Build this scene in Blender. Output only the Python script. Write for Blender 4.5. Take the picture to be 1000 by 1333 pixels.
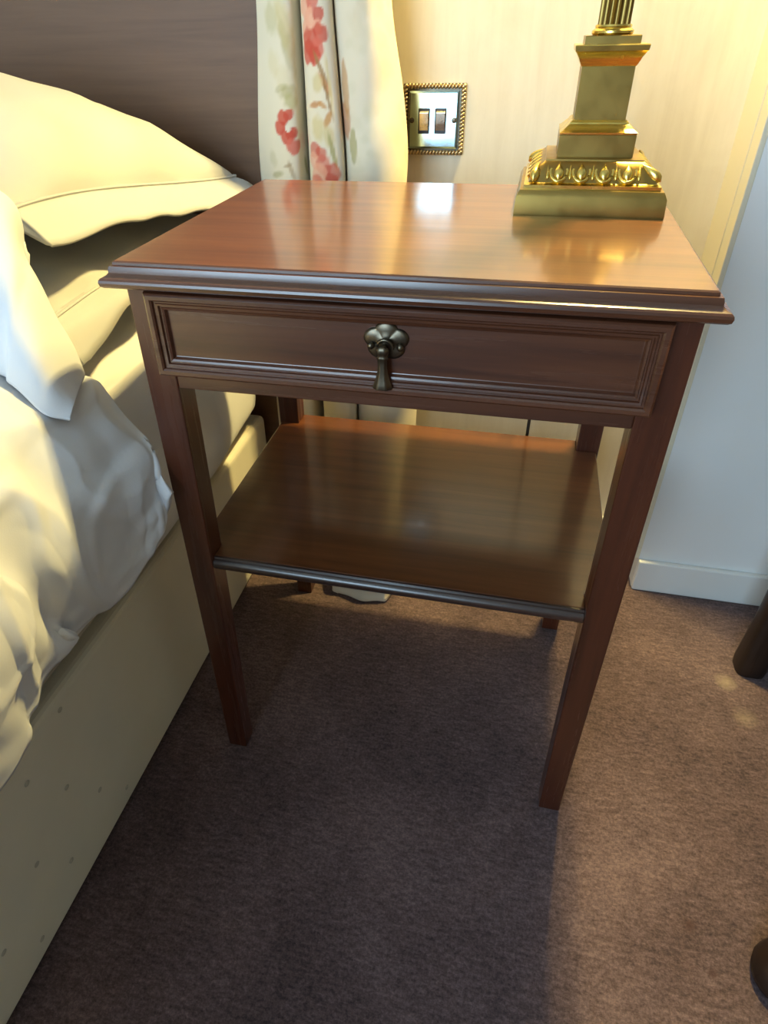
import bpy, bmesh, math, random
import numpy as np
from mathutils import Vector, Matrix, noise

for o in list(bpy.data.objects):
    bpy.data.objects.remove(o, do_unlink=True)
scene = bpy.context.scene
COL = scene.collection
random.seed(4)
PI = math.pi

# ------------------------------------------------------------------ camera
F_PX, PITCH, YAW, ROLL = 854.41, .6334, .2507, -.0264
CAM = np.array([.0943, -.4803, .8048])
PPX, PPY = -35.95, -.83


def cam_axes():
    cp, sp = math.cos(PITCH), math.sin(PITCH)
    fwd = np.array([0, cp, -sp]); up = np.array([0, sp, cp]); right = np.array([1., 0, 0])
    c, s = math.cos(ROLL), math.sin(ROLL)
    right, up = c * right + s * up, -s * right + c * up
    cy, sy = math.cos(YAW), math.sin(YAW)
    Z = np.array([[cy, -sy, 0], [sy, cy, 0], [0, 0, 1]])
    return Z @ right, Z @ up, Z @ fwd


AX_R, AX_U, AX_F = cam_axes()


def ray(u, v):
    return AX_F + AX_R * (u - PPX - 500) / F_PX - AX_U * (v - PPY - 666.5) / F_PX


def on_x(u, v, x):
    d = ray(u, v); return tuple(CAM + d * (x - CAM[0]) / d[0])


def on_y(u, v, y):
    d = ray(u, v); return tuple(CAM + d * (y - CAM[1]) / d[1])


def on_z(u, v, z=0.):
    d = ray(u, v); return tuple(CAM + d * (z - CAM[2]) / d[2])


cd = bpy.data.cameras.new('camera')
cam = bpy.data.objects.new('camera', cd); COL.objects.link(cam)
M = Matrix([[AX_R[i], AX_U[i], -AX_F[i], CAM[i]] for i in range(3)] + [[0, 0, 0, 1]])
cam.matrix_world = M
cd.sensor_fit = 'VERTICAL'
cd.sensor_height = 24.0
cd.lens = F_PX / 1333 * 24.0
cd.shift_x = -PPX / 1333
cd.shift_y = PPY / 1333
cd.clip_start = .02
scene.camera = cam

# ------------------------------------------------------------------ world, light, exposure
w = bpy.data.worlds.new('world'); scene.world = w; w.use_nodes = True
bg = w.node_tree.nodes['Background']
bg.inputs[0].default_value = (.62, .78, 1., 1); bg.inputs[1].default_value = .5

WIN = (-1.75, -.20, .42, 2.10)      # window opening in the wall behind the camera: x0, x1, z0, z1
FRONT_Y = -2.6
la = bpy.data.lights.new('daylight', 'AREA'); la.shape = 'RECTANGLE'
la.size, la.size_y = WIN[1] - WIN[0], WIN[3] - WIN[2]
la.energy = 86; la.color = (.56, .80, 1.)
lo = bpy.data.objects.new('daylight', la); COL.objects.link(lo)
lo.location = ((WIN[0] + WIN[1]) / 2, FRONT_Y - .14, (WIN[2] + WIN[3]) / 2)
lo.rotation_euler = (PI / 2, 0, 0)          # -Z axis turned to +Y, into the room

vs = scene.view_settings
vs.view_transform = 'Standard'; vs.look = 'None'; vs.gamma = 1; vs.exposure = .2
try:
    vs.use_curve_mapping = False
except Exception:
    pass


# ------------------------------------------------------------------ helpers
def mesh_obj(name, verts, faces, mat, parent=None, smooth=True, angle=35):
    me = bpy.data.meshes.new(name)
    me.from_pydata([tuple(map(float, v)) for v in verts], [], [tuple(f) for f in faces])
    me.validate(); me.update()
    bm = bmesh.new(); bm.from_mesh(me)
    bmesh.ops.recalc_face_normals(bm, faces=bm.faces); bm.to_mesh(me); bm.free()
    if mat: me.materials.append(mat)
    if smooth:
        me.polygons.foreach_set('use_smooth', [True] * len(me.polygons))
        try: me.set_sharp_from_angle(angle=math.radians(angle))
        except Exception: pass
    o = bpy.data.objects.new(name, me); COL.objects.link(o)
    if parent: o.parent = parent
    return o


def share(name, o, loc=(0, 0, 0), rot=(0, 0, 0), parent=None, scale=(1, 1, 1)):
    c = bpy.data.objects.new(name, o.data); COL.objects.link(c)
    for m in o.modifiers:
        if m.type == 'BEVEL': bevel(c, m.width, m.segments)
    c.location = loc; c.rotation_euler = rot; c.scale = scale; c.parent = parent
    return c


def empty(name, loc=(0, 0, 0), rz=0):
    o = bpy.data.objects.new(name, None); COL.objects.link(o)
    o.location = loc; o.rotation_euler = (0, 0, rz); o.empty_display_size = .05
    return o


def tag(o, label=None, cat=None, group=None, kind=None):
    if label: o['label'] = label
    if cat: o['category'] = cat
    if group: o['group'] = group
    if kind: o['kind'] = kind
    return o


def bevel(o, w=.0015, seg=2):
    m = o.modifiers.new('bevel', 'BEVEL'); m.width = w; m.segments = seg; m.limit_method = 'ANGLE'
    m.angle_limit = math.radians(40)
    return o


def box_vf(x0, x1, y0, y1, z0, z1):
    v = [(x0, y0, z0), (x1, y0, z0), (x1, y1, z0), (x0, y1, z0), (x0, y0, z1), (x1, y0, z1), (x1, y1, z1), (x0, y1, z1)]
    f = [(0, 3, 2, 1), (4, 5, 6, 7), (0, 1, 5, 4), (1, 2, 6, 5), (2, 3, 7, 6), (3, 0, 4, 7)]
    return v, f


def box(name, x0, x1, y0, y1, z0, z1, mat, parent=None, bev=0.):
    v, f = box_vf(x0, x1, y0, y1, z0, z1)
    o = mesh_obj(name, v, f, mat, parent, smooth=False)
    if bev: bevel(o, bev)
    return o


def rings(name, rs, mat, parent=None, cx=0, cy=0, cap=True, angle=30):
    """rs: list of (hx, hy, z) rectangles, lofted with mitred corners"""
    v, f = [], []
    for hx, hy, z in rs:
        v += [(cx - hx, cy - hy, z), (cx + hx, cy - hy, z), (cx + hx, cy + hy, z), (cx - hx, cy + hy, z)]
    for i in range(len(rs) - 1):
        for k in range(4):
            a, b = i * 4 + k, i * 4 + (k + 1) % 4
            f.append((a, b, b + 4, a + 4))
    if cap:
        f.append((3, 2, 1, 0)); n = (len(rs) - 1) * 4; f.append((n, n + 1, n + 2, n + 3))
    return mesh_obj(name, v, f, mat, parent, True, angle)


def lathe(name, prof, mat, parent=None, c=(0, 0, 0), n=32, flute=0, depth=0., cap=True, angle=35):
    v, f = [], []
    for r, z in prof:
        for k in range(n):
            t = 2 * PI * k / n
            rr = r
            if flute: rr = r - depth * abs(math.sin(t * flute / 2)) ** .7
            v.append((c[0] + rr * math.cos(t), c[1] + rr * math.sin(t), c[2] + z))
    for i in range(len(prof) - 1):
        for k in range(n):
            a, b = i * n + k, i * n + (k + 1) % n
            f.append((a, b, b + n, a + n))
    if cap:
        f.append(tuple(range(n))[::-1]); q = (len(prof) - 1) * n; f.append(tuple(range(q, q + n)))
    return mesh_obj(name, v, f, mat, parent, True, angle)


def tube(name, pts, r, mat, parent=None, n=8, rads=None):
    pts = [Vector(p) for p in pts]; v, f = [], []
    for i, p in enumerate(pts):
        t = (pts[min(i + 1, len(pts) - 1)] - pts[max(i - 1, 0)]).normalized()
        up = Vector((0, 0, 1)) if abs(t.z) < .9 else Vector((1, 0, 0))
        a = t.cross(up).normalized(); b = t.cross(a)
        rr = rads[i] if rads else r
        for k in range(n):
            g = 2 * PI * k / n
            v.append(p + a * rr * math.cos(g) + b * rr * math.sin(g))
    for i in range(len(pts) - 1):
        for k in range(n):
            a, b = i * n + k, i * n + (k + 1) % n
            f.append((a, b, b + n, a + n))
    f.append(tuple(range(n))); q = (len(pts) - 1) * n; f.append(tuple(range(q, q + n)))
    return mesh_obj(name, v, f, mat, parent, True, 50)


def cr(P, t):
    """Catmull-Rom through the rows of P (n, k) at parameters t in 0..n-1"""
    P = np.asarray(P, float); n = len(P)
    t = np.clip(np.asarray(t, float), 0, n - 1 - 1e-9); i = t.astype(int); u = (t - i)
    u = u.reshape(u.shape + (1,) * (P.ndim - 1))
    g = lambda k: P[np.clip(i + k, 0, n - 1)]
    p0, p1, p2, p3 = g(-1), g(0), g(1), g(2)
    p0 = np.where((i == 0).reshape(u.shape), 2 * p1 - p2, p0)
    p3 = np.where((i == n - 2).reshape(u.shape), 2 * p2 - p1, p3)
    return .5 * (2 * p1 + (p2 - p0) * u + (2 * p0 - 5 * p1 + 4 * p2 - p3) * u ** 2 + (3 * p1 - p0 - 3 * p2 + p3) * u ** 3)


def grid_surface(ctrl, nr, nc):
    """ctrl: rows x cols x 3 -> dense nr x nc x 3"""
    ctrl = np.asarray(ctrl, float)
    A = cr(ctrl, np.linspace(0, len(ctrl) - 1, nr))
    return np.swapaxes(cr(np.swapaxes(A, 0, 1), np.linspace(0, ctrl.shape[1] - 1, nc)), 0, 1)


def grid_faces(nr, nc, closed=False):
    f = []
    for i in range(nr - 1):
        for j in range(nc if closed else nc - 1):
            k = (j + 1) % nc
            f.append((i * nc + j, i * nc + k, (i + 1) * nc + k, (i + 1) * nc + j))
    return f


def normals_of(G):
    du = np.gradient(G, axis=0); dv = np.gradient(G, axis=1)
    n = np.cross(du, dv); n /= np.linalg.norm(n, axis=2, keepdims=True) + 1e-12
    return n


def nz(x, y, z=0.):
    return noise.noise(Vector((x, y, z)))


def displace(G, fn, sign=1):
    N = normals_of(G); H = np.zeros(G.shape[:2])
    for i in range(G.shape[0]):
        for j in range(G.shape[1]):
            H[i, j] = fn(*G[i, j])
    return G + sign * N * H[..., None]


def solidify(o, t, offset=0.):
    m = o.modifiers.new('solid', 'SOLIDIFY'); m.thickness = t; m.offset = offset
    return o


# ------------------------------------------------------------------ materials
def material(name, col=(.8, .8, .8), rough=.5, metal=0., coat=0., coat_rough=.05, spec=.5):
    m = bpy.data.materials.new(name); m.use_nodes = True
    b = m.node_tree.nodes['Principled BSDF']
    b.inputs['Base Color'].default_value = (*col, 1); b.inputs['Roughness'].default_value = rough
    b.inputs['Metallic'].default_value = metal; b.inputs['Coat Weight'].default_value = coat
    b.inputs['Coat Roughness'].default_value = coat_rough
    b.inputs['Specular IOR Level'].default_value = spec
    return m, m.node_tree.nodes, m.node_tree.links, b


def coords(N, L, scale=(1, 1, 1), kind='Object'):
    tc = N.new('ShaderNodeTexCoord'); mp = N.new('ShaderNodeMapping')
    mp.inputs['Scale'].default_value = scale
    if kind == 'World':
        g = N.new('ShaderNodeNewGeometry'); L.new(g.outputs['Position'], mp.inputs[0])
    else:
        L.new(tc.outputs[kind], mp.inputs[0])
    return mp.outputs[0]


def noise_tex(N, L, vec, scale, detail=4, rough=.55, dist=0.):
    t = N.new('ShaderNodeTexNoise'); t.inputs['Scale'].default_value = scale
    t.inputs['Detail'].default_value = detail; t.inputs['Roughness'].default_value = rough
    t.inputs['Distortion'].default_value = dist; L.new(vec, t.inputs['Vector'])
    return t.outputs['Fac']


def ramp(N, L, fac, stops):
    r = N.new('ShaderNodeValToRGB'); e = r.color_ramp.elements
    while len(e) < len(stops): e.new(.5)
    for k, (p, c) in enumerate(stops):
        e[k].position = p; e[k].color = (*c, 1) if len(c) == 3 else c
    L.new(fac, r.inputs[0]); return r.outputs[0]


def bump(N, L, b, h, strength=.2, dist=.002):
    n = N.new('ShaderNodeBump'); n.inputs['Strength'].default_value = strength
    n.inputs['Distance'].default_value = dist; L.new(h, n.inputs['Height']); L.new(n.outputs[0], b.inputs['Normal'])


def wood(name, axis, dark, mid, light, rough=.32, coat=.8, coat_rough=.16, streak=True):
    m, N, L, b = material(name, mid, rough, 0, coat, coat_rough)
    s = {'x': (2.2, 40, 40), 'y': (40, 2.2, 40), 'z': (40, 40, 2.2)}[axis]
    v = coords(N, L, s)
    n1 = noise_tex(N, L, v, 1.6, 6, .6, .4)
    c = ramp(N, L, n1, [(.25, dark), (.5, mid), (.78, light)])
    L.new(c, b.inputs['Base Color'])
    s2 = {'x': (1.6, 26, 26), 'y': (26, 1.6, 26), 'z': (26, 26, 1.6)}[axis]
    v2 = coords(N, L, s2)
    n2 = noise_tex(N, L, v2, 3.0, 5, .7)
    if streak:
        mr = N.new('ShaderNodeMapRange'); mr.inputs[1].default_value = .3; mr.inputs[2].default_value = .75
        mr.inputs[3].default_value = coat_rough * .6; mr.inputs[4].default_value = coat_rough * 1.9
        L.new(n2, mr.inputs[0]); L.new(mr.outputs[0], b.inputs['Coat Roughness'])
    bump(N, L, b, n2, .12, .0008)
    return m


def mat_fabric(name, col, rough=.85, var=.05, weave=900, sheen=.15, trans=0.):
    m, N, L, b = material(name, col, rough)
    v = coords(N, L, (1, 1, 1))
    n = noise_tex(N, L, v, 9, 4)
    lo_ = tuple(c * (1 - var) for c in col); hi = tuple(min(1, c * (1 + var)) for c in col)
    L.new(ramp(N, L, n, [(.3, lo_), (.7, hi)]), b.inputs['Base Color'])
    b.inputs['Sheen Weight'].default_value = sheen
    b.inputs['Specular IOR Level'].default_value = .25
    bump(N, L, b, noise_tex(N, L, v, weave, 2), .12, .0006)
    return m


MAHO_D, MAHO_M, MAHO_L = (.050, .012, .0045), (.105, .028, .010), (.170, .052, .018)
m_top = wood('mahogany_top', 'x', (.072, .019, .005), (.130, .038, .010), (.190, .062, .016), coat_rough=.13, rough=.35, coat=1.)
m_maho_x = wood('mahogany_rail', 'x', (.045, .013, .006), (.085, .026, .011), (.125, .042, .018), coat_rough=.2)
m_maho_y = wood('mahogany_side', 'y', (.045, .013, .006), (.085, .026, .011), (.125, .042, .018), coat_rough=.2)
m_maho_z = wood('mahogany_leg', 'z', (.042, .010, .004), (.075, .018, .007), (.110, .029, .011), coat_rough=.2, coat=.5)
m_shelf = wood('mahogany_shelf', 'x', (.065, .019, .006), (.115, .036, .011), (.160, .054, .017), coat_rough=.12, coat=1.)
m_nose = wood('dark_nosing', 'x', (.018, .008, .006), (.032, .014, .010), (.05, .022, .015), coat_rough=.2)
m_chair = wood('chair_wood', 'z', (.007, .003, .0015), (.014, .005, .0025), (.024, .009, .004), coat_rough=.3, coat=.15, rough=.5)
m_head = wood('headboard_wood', 'x', (.115, .053, .024), (.150, .072, .034), (.180, .090, .044), rough=.55, coat=.1, coat_rough=.4, streak=False)


def metal(name, col, rough, var=.0, scale=40):
    m, N, L, b = material(name, col, rough, 1.)
    v = coords(N, L)
    n = noise_tex(N, L, v, scale, 3)
    mr = N.new('ShaderNodeMapRange'); mr.inputs[1].default_value = .3; mr.inputs[2].default_value = .7
    mr.inputs[3].default_value = rough * .8; mr.inputs[4].default_value = rough * 1.25 + var
    L.new(n, mr.inputs[0]); L.new(mr.outputs[0], b.inputs['Roughness'])
    return m


m_brass = metal('antique_brass', (.31, .20, .055), .34)
m_brass_hi = metal('polished_brass', (.82, .60, .16), .24)
m_bronze = metal('aged_bronze', (.135, .110, .078), .36)
m_chrome = metal('polished_chrome', (.50, .68, .70), .16)
m_rope = metal('brass_rope', (.66, .50, .28), .3)
m_rocker = metal('rocker_metal', (.78, .68, .56), .25)
m_black, *_ = material('black_plastic', (.02, .02, .022), .4)
m_cord, *_ = material('dark_cord', (.03, .018, .012), .5)

m_white_paint, N, L, b = material('white_paint', (.82, .82, .79), .5)
bump(N, L, b, noise_tex(N, L, coords(N, L, (1, 1, 1), 'World'), 60, 4), .05, .001)
m_pier, N, L, b = material('white_wall_paint', (.80, .80, .78), .75)
v = coords(N, L, (1, 1, 1), 'World')
L.new(ramp(N, L, noise_tex(N, L, v, 3, 3), [(.3, (.85, .85, .83)), (.7, (.89, .89, .87))]), b.inputs['Base Color'])
bump(N, L, b, noise_tex(N, L, v, 240, 4), .08, .0008)
m_trim, *_ = material('cream_trim_paint', (.80, .73, .55), .45)
m_wall, N, L, b = material('cream_wallpaper', (.72, .62, .47), .6)
v = coords(N, L, (26, 26, 1.6), 'World')
n1 = noise_tex(N, L, v, 1.5, 6, .65, .6)
v2 = coords(N, L, (9, 9, 5), 'World')
n2 = noise_tex(N, L, v2, 2.2, 5, .6, 1.2)
mx = N.new('ShaderNodeMath'); mx.operation = 'MULTIPLY_ADD'; L.new(n1, mx.inputs[0]); mx.inputs[1].default_value = .6
ml = N.new('ShaderNodeMath'); ml.operation = 'MULTIPLY'; L.new(n2, ml.inputs[0]); ml.inputs[1].default_value = .4
L.new(ml.outputs[0], mx.inputs[2])
L.new(ramp(N, L, mx.outputs[0], [(.32, (.76, .66, .49)), (.52, (.83, .735, .56)), (.70, (.88, .79, .62))]), b.inputs['Base Color'])
bump(N, L, b, mx.outputs[0], .15, .001)
m_wall_far, N, L, b = material('beige_wallpaper', (.50, .42, .32), .7)
bump(N, L, b, noise_tex(N, L, coords(N, L, (9, 9, 5), 'World'), 2.2, 5), .1, .001)
m_ceiling, *_ = material('ceiling_paint', (.8, .79, .76), .9)

# carpet
m_carpet, N, L, b = material('plum_brown_carpet', (.1, .07, .065), .95)
v = coords(N, L, (1, 1, 1), 'World')
nb = noise_tex(N, L, v, 5, 5, .6)
nf = noise_tex(N, L, v, 260, 4, .8)
nm = noise_tex(N, L, coords(N, L, (60, 160, 1), 'World'), 1.0, 5, .75)
a1 = N.new('ShaderNodeMath'); a1.operation = 'MULTIPLY_ADD'; L.new(nf, a1.inputs[0]); a1.inputs[1].default_value = .40
a2 = N.new('ShaderNodeMath'); a2.operation = 'MULTIPLY_ADD'; L.new(nb, a2.inputs[0]); a2.inputs[1].default_value = .28
a3 = N.new('ShaderNodeMath'); a3.operation = 'MULTIPLY'; L.new(nm, a3.inputs[0]); a3.inputs[1].default_value = .32
L.new(a3.outputs[0], a2.inputs[2]); L.new(a2.outputs[0], a1.inputs[2])
base = ramp(N, L, a1.outputs[0], [(.39, (.040, .026, .027)), (.5, (.112, .073, .075)), (.61, (.225, .153, .152))])
# small stains with their own shapes: (x, y, radius, colour, strength)
prev = base
geo = N.new('ShaderNodeNewGeometry')
for (sx, sy, sr, colr, st) in ((*on_z(945, 888)[:2], .016, (.42, .34, .24), .5), (*on_z(970, 935)[:2], .018, (.36, .28, .2), .35),
                               (*on_z(898, 1204)[:2], .008, (.07, .035, .03), .7), (*on_z(928, 1267)[:2], .006, (.07, .035, .03), .7)):
    sub = N.new('ShaderNodeVectorMath'); sub.operation = 'DISTANCE'; L.new(geo.outputs['Position'], sub.inputs[0])
    sub.inputs[1].default_value = (sx, sy, 0)
    ad = N.new('ShaderNodeMath'); ad.operation = 'MULTIPLY_ADD'; L.new(noise_tex(N, L, v, 90, 3), ad.inputs[0])
    ad.inputs[1].default_value = sr * 1.1; L.new(sub.outputs['Value'], ad.inputs[2])
    mr = N.new('ShaderNodeMapRange'); L.new(ad.outputs[0], mr.inputs[0])
    mr.inputs[1].default_value = sr * .7; mr.inputs[2].default_value = sr * 1.7; mr.inputs[3].default_value = st; mr.inputs[4].default_value = 0
    mi = N.new('ShaderNodeMix'); mi.data_type = 'RGBA'; L.new(mr.outputs[0], mi.inputs['Factor'])
    L.new(prev, mi.inputs['A']); mi.inputs['B'].default_value = (*colr, 1); prev = mi.outputs['Result']
L.new(prev, b.inputs['Base Color'])
b.inputs['Sheen Weight'].default_value = .2; b.inputs['Specular IOR Level'].default_value = .1
bump(N, L, b, a1.outputs[0], .6, .003)

m_linen = mat_fabric('white_cotton', (.50, .50, .49), .8, .01)
m_duvet = mat_fabric('white_duvet_cotton', (.75, .76, .79), .6, .01, sheen=.1)
m_sheet = mat_fabric('white_sheet_cotton', (.80, .80, .81), .85, .02)
m_base = mat_fabric('divan_fabric', (.76, .71, .58), .8, .04, 500)
m_mattress = mat_fabric('mattress_ticking', (.48, .43, .34), .85, .05)
m_tuft = mat_fabric('tuft_thread', (.50, .46, .37), .9)
m_shade = mat_fabric('lampshade_cloth', (.85, .74, .5), .8)
m_uphol = mat_fabric('chair_upholstery', (.22, .08, .05), .85)

# ------------------------------------------------------------------ the room
WALL_Y, PIER_Y, PIER_X = .58, .465, .350
XL, XR, ZC = -2.3, 1.7, 2.45
box('floor', XL, XR, FRONT_Y, WALL_Y, -.03, 0, m_carpet)['kind'] = 'structure'
box('ceiling', XL, XR, FRONT_Y, WALL_Y, ZC, ZC + .03, m_ceiling)['kind'] = 'structure'
box('wall_back', XL, PIER_X, WALL_Y, WALL_Y + .08, 0, ZC, m_wall)['kind'] = 'structure'
box('wall_recess', PIER_X, XR, PIER_Y, WALL_Y + .08, 0, ZC, m_pier)['kind'] = 'structure'
box('wall_left', XL - .08, XL, FRONT_Y - .2, WALL_Y + .08, 0, ZC, m_wall_far)['kind'] = 'structure'
box('wall_right', XR, XR + .08, FRONT_Y - .2, WALL_Y + .08, 0, ZC, m_wall_far)['kind'] = 'structure'
# front wall (behind the camera) with the window opening
v, f = [], []
for b4 in ((XL, WIN[0], 0, ZC), (WIN[1], XR, 0, ZC), (WIN[0], WIN[1], 0, WIN[2]), (WIN[0], WIN[1], WIN[3], ZC)):
    vv, ff = box_vf(b4[0], b4[1], FRONT_Y - .1, FRONT_Y, b4[2], b4[3])
    f += [tuple(i + len(v) for i in q) for q in ff]; v += vv
mesh_obj('wall_front', v, f, m_wall_far, smooth=False)['kind'] = 'structure'
wn = empty('window_1', ((WIN[0] + WIN[1]) / 2, FRONT_Y, WIN[2])); wn['kind'] = 'structure'
hw, hh = (WIN[1] - WIN[0]) / 2, WIN[3] - WIN[2]
for a in (-hw + .03, 0, hw - .03):
    box('window_frame', a - .03, a + .03, -.07, -.02, 0, hh, m_white_paint, wn, .003)
for zz in (0, hh - .06):
    for sx in (-1, 1):
        x0, x1 = sorted((sx * .03, sx * (hw - .06)))
        box('window_rail', x0, x1, -.068, -.022, zz, zz + .06, m_white_paint, wn, .003)
box('window_sill', -hw, hw, -.02, .1, -.03, 0, m_white_paint, wn, .003)

SK = .064
box('baseboard_back', -1.9, PIER_X - .001, WALL_Y - .012, WALL_Y, 0, SK, m_white_paint, bev=.003)['kind'] = 'structure'
box('baseboard_recess', PIER_X, XR, PIER_Y - .010, PIER_Y, 0, SK, m_white_paint, bev=.003)['kind'] = 'structure'
# the return of the projecting wall is lined with two painted boards with a joint between them
t1 = box('trim_1', PIER_X - .007, PIER_X, PIER_Y + .037, WALL_Y, SK, ZC, m_trim, bev=.001); t1['kind'] = 'structure'
t2 = box('trim_2', PIER_X - .007, PIER_X, PIER_Y - .001, PIER_Y + .033, SK, ZC, m_trim, bev=.001); t2['kind'] = 'structure'
m_gap, *_ = material('dark_joint', (.05, .035, .02), .9)
box('joint_shade_strip', PIER_X - .0010, PIER_X, PIER_Y + .0331, PIER_Y + .0369, SK, ZC, m_gap)['kind'] = 'structure'  # dark strip laid in the joint, colour stands for the gap's shade

# ------------------------------------------------------------------ bedside table
TW, TD, TH = .2238, .3525, .66
tb = tag(empty('bedside_table', (0, 0, 0)), 'polished reddish mahogany bedside table with one drawer and a lower shelf', 'table')
cy = TD / 2; hy = TD / 2
prof = [(-.0005, TH), (.0008, TH - .0010), (.0010, TH - .0030), (.0034, TH - .0036), (.0040, TH - .0060), (.0042, TH - .0085),
        (.0062, TH - .0105), (.0095, TH - .0118), (.0108, TH - .0132), (.0112, TH - .0152), (.0105, TH - .0180), (.0085, TH - .0195), (.0040, TH - .0200)]
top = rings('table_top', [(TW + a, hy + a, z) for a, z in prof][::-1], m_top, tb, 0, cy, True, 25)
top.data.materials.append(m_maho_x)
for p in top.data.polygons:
    if p.normal.z < .98: p.material_index = 1  # edge faces take the darker rail wood, which paints in their shade
LX, LY0, LY1 = .2235, .009, .352
LW, LB = .030, .0250
for sx in (-1, 1):
    for fr in (1, 0):
        # square leg, tapering on its inner faces below the apron
        v, f = [], []
        for z, wd in ((0, LB), (.02, LB + .0003), (.30, .0282), (.545, LW), (TH - .020, LW)):
            x0, x1 = (LX - wd, LX) if sx > 0 else (-LX, -LX + wd)
            y0, y1 = (LY0, LY0 + wd) if fr else (LY1 - wd, LY1)
            v += [(x0, y0, z), (x1, y0, z), (x1, y1, z), (x0, y1, z)]
        for i in range(4):
            for k in range(4):
                a, b_ = i * 4 + k, i * 4 + (k + 1) % 4
                f.append((a, b_, b_ + 4, a + 4))
        f += [(3, 2, 1, 0), (16, 17, 18, 19)]
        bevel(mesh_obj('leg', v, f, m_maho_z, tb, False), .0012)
ZA = .547
for sx in (-1, 1):
    x0, x1 = sorted((sx * (LX - .003), sx * (LX - .021)))
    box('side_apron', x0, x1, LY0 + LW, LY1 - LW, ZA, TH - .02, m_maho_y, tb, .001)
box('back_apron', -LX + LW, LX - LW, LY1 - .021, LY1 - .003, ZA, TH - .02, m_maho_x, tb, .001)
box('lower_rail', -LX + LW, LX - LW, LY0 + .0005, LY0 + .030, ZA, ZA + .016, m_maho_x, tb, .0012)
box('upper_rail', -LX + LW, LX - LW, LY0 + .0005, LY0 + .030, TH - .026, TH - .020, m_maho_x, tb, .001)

# drawer with a raised bolection moulding and a sunk front panel; local plane x-z, facing -y
dr = empty('drawer', (0, 0, 0)); dr.parent = tb
DX, DZ0, DZ1 = .2025, .5645, .6365
dzc, dhz = (DZ0 + DZ1) / 2, (DZ1 - DZ0) / 2
def rect_frame(name, rs, mat, parent, cap_last=True):
    v, f = [], []
    for ins, y in rs:
        hx, hz = DX - ins, dhz - ins
        v += [(-hx, y, dzc - hz), (hx, y, dzc - hz), (hx, y, dzc + hz), (-hx, y, dzc + hz)]
    for i in range(len(rs) - 1):
        for k in range(4):
            a, b_ = i * 4 + k, i * 4 + (k + 1) % 4
            f.append((a, b_, b_ + 4, a + 4))
    if cap_last:
        q = (len(rs) - 1) * 4; f.append((q, q + 1, q + 2, q + 3))
    return mesh_obj(name, v, f, mat, parent, True, 22)
rect_frame('drawer_moulding', [(0, .0085), (-.0004, .0004), (.0004, -.0032), (.0022, -.0046), (.0052, -.0044), (.0066, -.0030), (.0070, -.0008), (.0084, -.0006), (.0091, -.0018), (.0106, -.0014),
                               (.0112, .0010), (.0122, .0012), (.0128, .0004), (.0144, .0012), (.0156, .0046), (.0168, .0050)], m_maho_x, dr, False)
box('front_panel', -DX + .0160, DX - .0160, .0048, .0085, DZ0 + .0160, DZ1 - .0160, m_maho_x, dr)
v, f = box_vf(-.19, .19, .0086, .30, DZ0 + .006, DZ1 - .006)
box('drawer_box', -.190, .190, .0387, .315, DZ0 + .004, DZ1 - .003, m_maho_x, dr)

# drop handle: petalled back plate, post, two studs and a flared drop
hx0, hz0, hy0 = -.002, .6075, .0048
def petal_plate():
    v, f = [], []; n = 60
    for rr, yy in ((1.0, 0), (1.0, -.0010), (.86, -.0022), (.55, -.0016), (.36, -.0030), (.0, -.0034)):
        for k in range(n):
            t = 2 * PI * k / n
            lob = .0135 + .0030 * abs(math.sin(2.5 * t + PI / 4 + .0)) ** .8
            sx = 1.12; rad = lob * rr
            v.append((hx0 + sx * rad * math.cos(t), hy0 + yy - (.0006 * abs(math.sin(2.5 * t + PI / 4)) if .4 < rr < .9 else 0), hz0 + .95 * rad * math.sin(t)))
    f = grid_faces(6, n, True)
    return v, f
vv, ff = petal_plate()
handle_plate = mesh_obj('handle_plate', vv, ff, m_bronze, dr, True, 60)
tag(handle_plate, 'aged bronze flower-shaped handle plate')
def ball(name, c, r, mat, parent, n=14, s=(1, 1, 1)):
    v, f = [], []
    for i in range(9):
        a = PI * i / 8
        for k in range(n):
            t = 2 * PI * k / n
            v.append((c[0] + s[0] * r * math.sin(a) * math.cos(t), c[1] + s[1] * r * math.sin(a) * math.sin(t), c[2] + s[2] * r * math.cos(a)))
    return mesh_obj(name, v, grid_faces(9, n, True), mat, parent, True, 80)
for sx in (-.0118, .0118):
    ball('handle_stud', (hx0 + sx, hy0 - .0035, hz0 - .0035), .0030, m_bronze, dr)
# arched bail over the post
tube('handle_bail', [(hx0 + .0062 * math.cos(a), hy0 - .0065 - .0015 * math.sin(a), hz0 - .004 + .0075 * math.sin(a)) for a in np.linspace(0, PI, 11)], .0014, m_bronze, dr)
def drop():
    prof = [(.0000, .0040), (.0030, .0036), (.0046, .0020), (.0052, .0000), (.0046, -.0022), (.0034, -.0040), (.0042, -.0052), (.0044, -.0062), (.0036, -.0076), (.0034, -.0120),
            (.0038, -.0180), (.0050, -.0235), (.0064, -.0280), (.0074, -.0312), (.0072, -.0325), (.0050, -.0330), (.0000, -.0331)]
    n = 24; v = []
    for r, z in prof:
        for k in range(n):
            t = 2 * PI * k / n
            rr = r * (1 + (.10 * math.cos(6 * t) if z < -.006 else .06 * math.cos(6 * t)))
            v.append((hx0 - .0012 + rr * math.cos(t), hy0 - .0105 + .62 * rr * math.sin(t) + z * -.05, hz0 - .0045 + z))
    return v, grid_faces(len(prof), n, True)
vv, ff = drop()
tag(mesh_obj('drop_pull', vv, ff, m_bronze, dr, True, 60), 'aged bronze flared drop pull')
tube('handle_post', [(hx0 - .001, hy0, hz0 - .003), (hx0 - .001, hy0 - .011, hz0 - .004)], .002, m_bronze, dr)

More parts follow.
